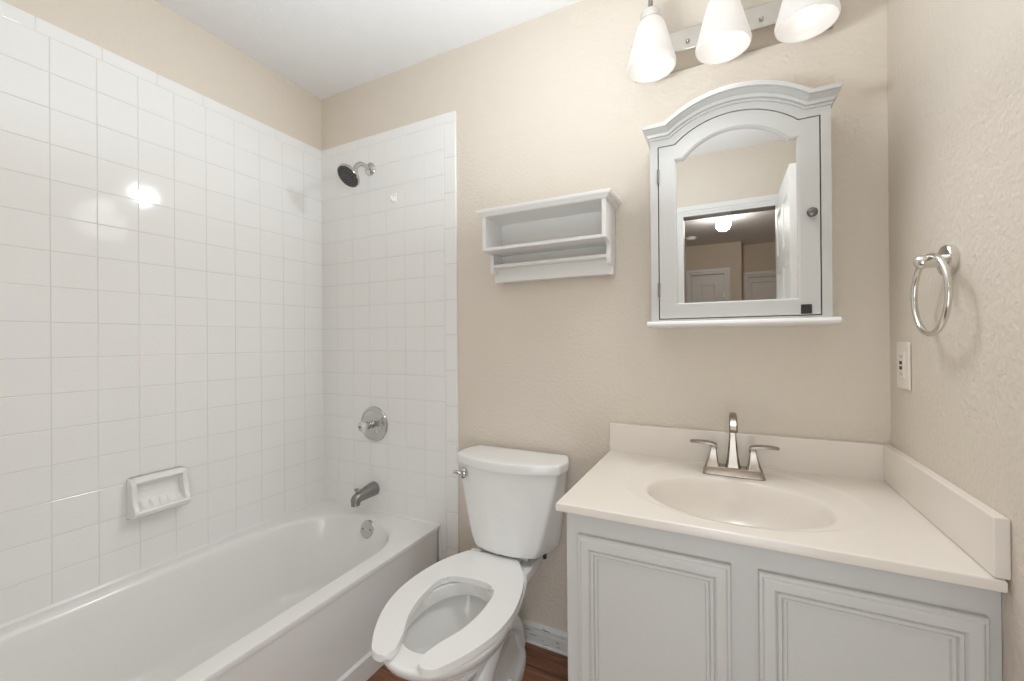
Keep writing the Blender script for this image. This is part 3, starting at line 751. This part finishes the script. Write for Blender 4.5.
path = [((FX, FY+.002, FZ+.018), .0215, .018), ((FX, FY+.002, FZ+.035), .0185, .0155), ((FX, FY+.003, FZ+.069), .0150, .0130), ((FX, FY+.004, FZ+.106), .0122, .0110), ((FX, FY+.002, FZ+.138), .0112, .0100), ((FX, FY-.008, FZ+.162), .0112, .0095), ((FX, FY-.026, FZ+.175), .0118, .0090), ((FX, FY-.050, FZ+.178), .0124, .0085), ((FX, FY-.075, FZ+.172), .0130, .0082), ((FX, FY-.096, FZ+.158), .0134, .0080), ((FX, FY-.107, FZ+.145), .0136, .0080)]
P3 = [Vector(p[0]) for p in path]; fine = smooth_path(P3, 4); m_ = len(fine)
rg = []
for i, p in enumerate(fine):
    t = i/4; k = min(int(t), len(path)-2); u_ = t-k
    a = path[k][1]*(1-u_)+path[k+1][1]*u_; b2 = path[k][2]*(1-u_)+path[k+1][2]*u_
    d = (fine[min(i+1, m_-1)]-fine[max(i-1, 0)]).normalized(); nx = Vector((1, 0, 0)); ny = nx.cross(d).normalized()
    kk = .66
    a *= 1.0 - 0.24*min(1.0, i/12)
    rg.append([p + nx*a*q[0] + ny*b2*q[1] for q in ((-1, -kk), (-kk, -1), (kk, -1), (1, -kk), (1, kk), (kk, 1), (-kk, 1), (-1, kk))])
add_loft(bm, rg); obj('spout', bm, NICKEL, fa, smooth=32)
bm = bmesh.new(); add_lathe(bm, [(0, .003), (.045, .003), (.046, .006), (.054, .0065), (.057, .003)], (FX, FY+.0235, FZ), (0, 0, 1), 14)
obj('lift_rod', bm, NICKEL, fa)

# ------------------------------------------------------------------ medicine cabinet
MX = 1.8635
def arch_path(hw, zb, zs, ha, zp, n=28, cxm=MX, bottom=True):
    """outline in (x,z): bottom left, bottom right, right shoulder, arch, left shoulder"""
    h = zp-zs; r = (ha*ha+h*h)/(2*h); c0 = zp-r; a = math.asin(min(1, ha/r))
    pts = [(cxm+hw, zs)] + [(cxm + r*math.sin(a - 2*a*i/n), c0 + r*math.cos(a - 2*a*i/n)) for i in range(n+1)] + [(cxm-hw, zs)]
    if bottom: pts = [(cxm-hw, zb), (cxm+hw, zb)] + pts
    return pts
def at(poly, y): return [(x, y, z) for x, z in poly]
mc = thing('medicine_cabinet', 'grey arched medicine cabinet with mirror above the sink', 'cabinet', (MX, 0, 1.235))
FYM = -0.140
o_body = arch_path(.2270, 1.232, 1.789, .171, 1.848); o_hole = arch_path(.2050, 1.2385, 1.7675, .1565, 1.8280)
bm = bmesh.new()
add_loft(bm, [at(o_hole, FYM+.018), at(o_hole, FYM), at(o_body, FYM), at(o_body, -.001)], False, False)
bm.faces.new([bm.verts.new(v) for v in at(o_body, -.001)]); bm.faces.new([bm.verts.new(v) for v in at(arch_path(.224, 1.236, 1.785, .17, 1.845), -.012)])
add_loft(bm, [at(o_hole, FYM+.018), at(arch_path(.224, 1.236, 1.785, .17, 1.845), FYM+.018), at(arch_path(.224, 1.236, 1.785, .17, 1.845), -.012)], False, False)
obj('case', bm, CAB, mc, smooth=25)
# crown moulding
ctop = arch_path(.2470, 0, 1.8215, .181, 1.8835, bottom=False); cbot = arch_path(.2275, 0, 1.7880, .1700, 1.8465, bottom=False)
prof = [(0.0, -.1402), (0.01, -.1450), (0.13, -.1455), (0.15, -.1440), (0.19, -.1440), (0.22, -.1520), (0.40, -.1545), (0.43, -.1525), (0.47, -.1525), (0.53, -.1570), (0.60, -.1640), (0.64, -.1700), (0.655, -.1690), (0.69, -.1690), (0.71, -.1785), (0.97, -.1800), (1.0, -.1790)]
rows = []
for t, y in prof:
    r_ = [(b2[0]*(1-t)+a[0]*t, b2[1]*(1-t)+a[1]*t) for a, b2 in zip(ctop, cbot)]
    rows.append([(r_[0][0], -.0015, r_[0][1])] + [(x, y, z) for x, z in r_] + [(r_[-1][0], -.0015, r_[-1][1])])
rows.append([(p[0], -.0015, p[2]) for p in rows[-1]])
bm = bmesh.new(); add_loft(bm, rows, closed=False)
obj('crown', bm, CAB, mc, smooth=20)
# ledge
led = [(-.001, 1.2145), (-.150, 1.2145), (-.160, 1.2150), (-.167, 1.2185), (-.169, 1.2235), (-.167, 1.2285), (-.160, 1.2325), (-.001, 1.2330)]
obj('ledge', prism(led, 'x', MX-.236, MX+.240), TRIM, mc, smooth=30)
# door
dop = arch_path(.2022, 1.2412, 1.7648, .1550, 1.8252); mi = arch_path(.1545, 1.2840, 1.7185, .1330, 1.7800)
mi2 = arch_path(.1585, 1.2800, 1.7225, .1350, 1.7840); mi3 = arch_path(.1515, 1.2870, 1.7155, .1315, 1.7770); dop2 = arch_path(.2012, 1.2422, 1.7638, .1545, 1.8242)
bm = bmesh.new()
add_loft(bm, [at(dop, FYM+.017), at(dop, FYM+.001), at(dop2, FYM), at(mi2, FYM), at(mi2, FYM+.0015), at(mi, FYM+.0025), at(mi3, FYM+.0085), at(mi3, FYM+.017)], False, False)
dr_ = obj('door', bm, CAB, mc, smooth=24)
bm = bmesh.new(); pm = arch_path(.1540, 1.2845, 1.7180, .1327, 1.7795)
add_prism(bm, pm, 'y', FYM+.0095, FYM+.0135)
mg = obj('mirror', bm, MIRROR, dr_, smooth=0); mg['label'] = 'arched mirror glass'
obj('knob', lathe([(0, .0085), (.003, .0085), (.004, .005), (.012, .005), (.014, .0095), (.018, .0125), (.022, .0105), (.0235, .006), (.0245, .001)], (2.046, FYM, 1.509), (0, -1, 0), 26), PEWTER, dr_)
obj('latch', box(2.0215, 2.0455, FYM-.004, FYM+.0005, 1.2435, 1.2685, bev=.001), BLACK, dr_)['label'] = 'small black square catch'
for z in (1.677, 1.330):
    bm = bmesh.new(); add_lathe(bm, [(-.022, .0035), (.022, .0035)], (MX-.2036, FYM-.0015, z), (0, 0, 1), 12)
    obj('hinge', bm, BRONZE, dr_)

# ------------------------------------------------------------------ wall shelf
ws = thing('wall_shelf', 'white two tier wall shelf on the wall over the toilet', 'shelf', (1.25, 0, 1.41))
SL, SR = 1.033, 1.497
sprof = [(-.001, 1.406), (-.045, 1.406), (-.045, 1.436), (-.076, 1.437), (-.081, 1.444), (-.082, 1.462), (-.080, 1.478), (-.078, 1.492), (-.082, 1.504), (-.092, 1.511), (-.120, 1.513), (-.140, 1.514), (-.140, 1.641), (-.001, 1.641)]
for x0, x1 in ((SL, SL+.014), (SR-.014, SR)):
    obj('side_panel', prism(sprof, 'x', x0, x1, bev=.0012), SHELFM, ws, smooth=30)
obj('back_panel', box(SL+.014, SR-.014, -.010, -.001, 1.440, 1.641), SHELFM, ws, smooth=0)
for z, yf in ((1.513, -.138), (1.459, -.080)):
    obj('shelf_board', box(SL+.014, SR-.014, yf, -.010, z, z+.011, bev=.0012), SHELFM, ws)
obj('bottom_rail', box(SL+.014, SR-.014, -.044, -.010, 1.407, 1.4588, bev=.0012), SHELFM, ws)
crp = [(.000, 1.638), (.003, 1.640), (.006, 1.6405), (.008, 1.645), (.014, 1.651), (.017, 1.653), (.019, 1.661), (.018, 1.663)]
rows = [[(SL-d, -.001, z), (SL-d, -.140-d*.8, z), (SR+d, -.140-d*.8, z), (SR+d, -.001, z)] for d, z in crp]
rows = [[(SL, -.001, 1.638), (SL, -.0012, 1.638), (SR, -.0012, 1.638), (SR, -.001, 1.638)]] + rows + [[(SL-.018, -.001, 1.663), (SL-.018, -.0012, 1.663), (SR+.018, -.0012, 1.663), (SR+.018, -.001, 1.663)]]
bm = bmesh.new(); add_loft(bm, rows, closed=False); obj('crown', bm, SHELFM, ws, smooth=24)

# ------------------------------------------------------------------ vanity light
vl = thing('vanity_light', 'brushed nickel bath light bar with three frosted glass shades', 'wall lamp', (1.843, 0, 2.12))
pp = [(-.001, 2.067), (-.066, 2.0855), (-.0695, 2.087), (-.071, 2.090), (-.070, 2.094), (-.066, 2.155), (-.063, 2.159), (-.001, 2.166)]
obj('backplate', prism(pp, 'x', 1.569, 2.124, bev=.0012), PLATE, vl, smooth=25)
for x in (1.742, 1.941):
    obj('cap_screw', lathe([(0, .0065), (.006, .006), (.009, .0035), (.010, .001)], (x, -.068, 2.112), (0, -1, 0.05), 18), CHROME, vl)
LXS, LY, LZ = (1.643, 1.840, 2.038), -0.150, -0.010
for x in LXS:
    bm = bmesh.new()
    add_lathe(bm, [(0, .020), (.004, .020), (.008, .010)], (x, -.067, 2.132), (0, -1, 0), 22)
    add_tube(bm, smooth_path([(x, -.066, 2.132), (x, -.084, 2.140), (x, -.094, 2.160), (x, -.108, 2.180), (x, LY+.014, 2.191), (x, LY, 2.190)], 6), .0065, 14)
    arm_o = obj('lamp_arm', bm, SATIN, vl)
    obj('socket_cup', lathe([(.034, .001), (.034, .012), (.031, .022), (.025, .029), (.010, .0315), (.0, .032), (.0, .028), (.02, .025), (.028, .001)], (x, LY, 2.164+LZ), (0, 0, 1), 36), SATIN, arm_o)
    obj('finial', lathe([(0, .0045), (.008, .0035), (.012, .0055), (.016, .0070), (.034, .0070), (.037, .005), (.038, .001)], (x, LY, 2.198+LZ), (0, 0, 1), 18), BRONZE, arm_o)
    # bell shade, two sided glass
    outp = [(2.166, .0275), (2.160, .0345), (2.150, .0400), (2.135, .0450), (2.110, .0515), (2.080, .0590), (2.055, .0655), (2.040, .0700), (2.030, .0722), (2.022, .0715), (2.018, .0695)]
    inp = [(2.020, .0675), (2.030, .0690), (2.041, .0668), (2.056, .0622), (2.081, .0557), (2.111, .0482), (2.135, .0418), (2.149, .0368), (2.158, .0315), (2.164, .0265)]
    bm = bmesh.new(); add_lathe(bm, [(z+LZ, r) for z, r in outp+inp], (x, LY, 0), (0, 0, 1), 48, False, False)
    obj('glass_shade', bm, FROST, arm_o, smooth=60)
    bm = bmesh.new(); add_lathe(bm, [(0, .012), (.012, .0125), (.022, .016), (.034, .0215), (.046, .0225), (.056, .0195), (.063, .012), (.066, .001)], (x, LY, 2.114+LZ), (0, 0, -1), 26)
    obj('bulb', bm, BULBM, arm_o, smooth=60)

# ------------------------------------------------------------------ towel ring and outlet
tr = thing('towel_ring', 'satin nickel towel ring on the right wall', 'towel ring', (W, -0.356, 1.327))
RX, RYC = 2.209, -0.358
obj('mount_plate', lathe([(0, .031), (.011, .031), (.0135, .029), (.014, .026), (.014, .001)], (W, -.356, 1.331), (-1, 0, 0), 36), SATIN, tr)
bm = bmesh.new()
add_lathe(bm, [(0, .0125), (.028, .0130), (.034, .0140), (.040, .0138), (.046, .0110), (.049, .006), (.050, .001)], (W-.008, -.356, 1.331), (-1, 0, 0), 28)
obj('post', bm, SATIN, tr)
bm = bmesh.new(); rr_ = .079; zc = 1.342-rr_
add_tube(bm, [(RX + .004*math.cos(2*PI*i/64)*0, RYC + rr_*math.sin(2*PI*i/64), zc + rr_*math.cos(2*PI*i/64)) for i in range(64)], 0.0056, 14, closed=True)
obj('ring', bm, SATIN, tr, smooth=60)

ol = thing('wall_outlet', 'ivory outlet plate low on right wall under the towel ring', 'outlet', (W, -0.115, 1.108))
oy0, oy1, oz0, oz1 = -.149, -.070, 1.049, 1.167
bm = bmesh.new(); add_box(bm, W-.0065, W-.0005, oy0, oy1, oz0, oz1, bev=.003); obj('cover_plate', bm, PLASTIC, ol)
fcz = 1.108; oyc = (oy0+oy1)/2
fo = obj('receptacle', box(W-.0085, W-.006, oyc-.0165, oyc+.0165, fcz-.0335, fcz+.0335, bev=.001), PLASTIC, ol)
for dz in (.0065, -.0065):
    obj('button', box(W-.0105, W-.008, oyc-.006, oyc+.006, fcz+dz-.0042, fcz+dz+.0042, bev=.0008), BLACK, fo)
for dz in (.022, -.022):
    for dy in (-.006, .006):
        obj('slot', box(W-.0087, W-.0080, oyc+dy-.001, oyc+dy+.001, fcz+dz-.004, fcz+dz+.004), DARKRUB, fo)
for dz in (.047, -.047):
    obj('screw', lathe([(0, .003), (.0010, .0028), (.0014, .001)], (W-.0064, oyc, fcz+dz), (-1, 0, 0), 12), PLASTIC, ol)

# ------------------------------------------------------------------ hall lamp and smoke alarm (seen in the mirror)
gl = thing('ceiling_globe', 'round white lit globe on the hall ceiling, seen in the mirror', 'ceiling lamp', (1.841, -3.5, H0))
obj('lamp_base', lathe([(0, .040), (.014, .040), (.030, .030), (.032, .001)], (1.841, -3.5, H0), (0, 0, -1), 30), WHITEPL, gl)
bm = bmesh.new(); bmesh.ops.create_uvsphere(bm, u_segments=36, v_segments=20, radius=.068)
bmesh.ops.translate(bm, vec=(1.841, -3.5, 2.332), verts=bm.verts)
obj('globe', bm, GLOBEM, gl, smooth=60)
sm = thing('smoke_alarm', 'small round white smoke alarm on hall ceiling, seen in mirror', 'smoke alarm', (1.482, -4.34, H0))
obj('alarm_body', lathe([(0, .066), (.012, .066), (.016, .058), (.030, .052), (.034, .044), (.034, .001)], (1.482, -4.34, H0), (0, 0, -1), 32), WHITEPL, sm)
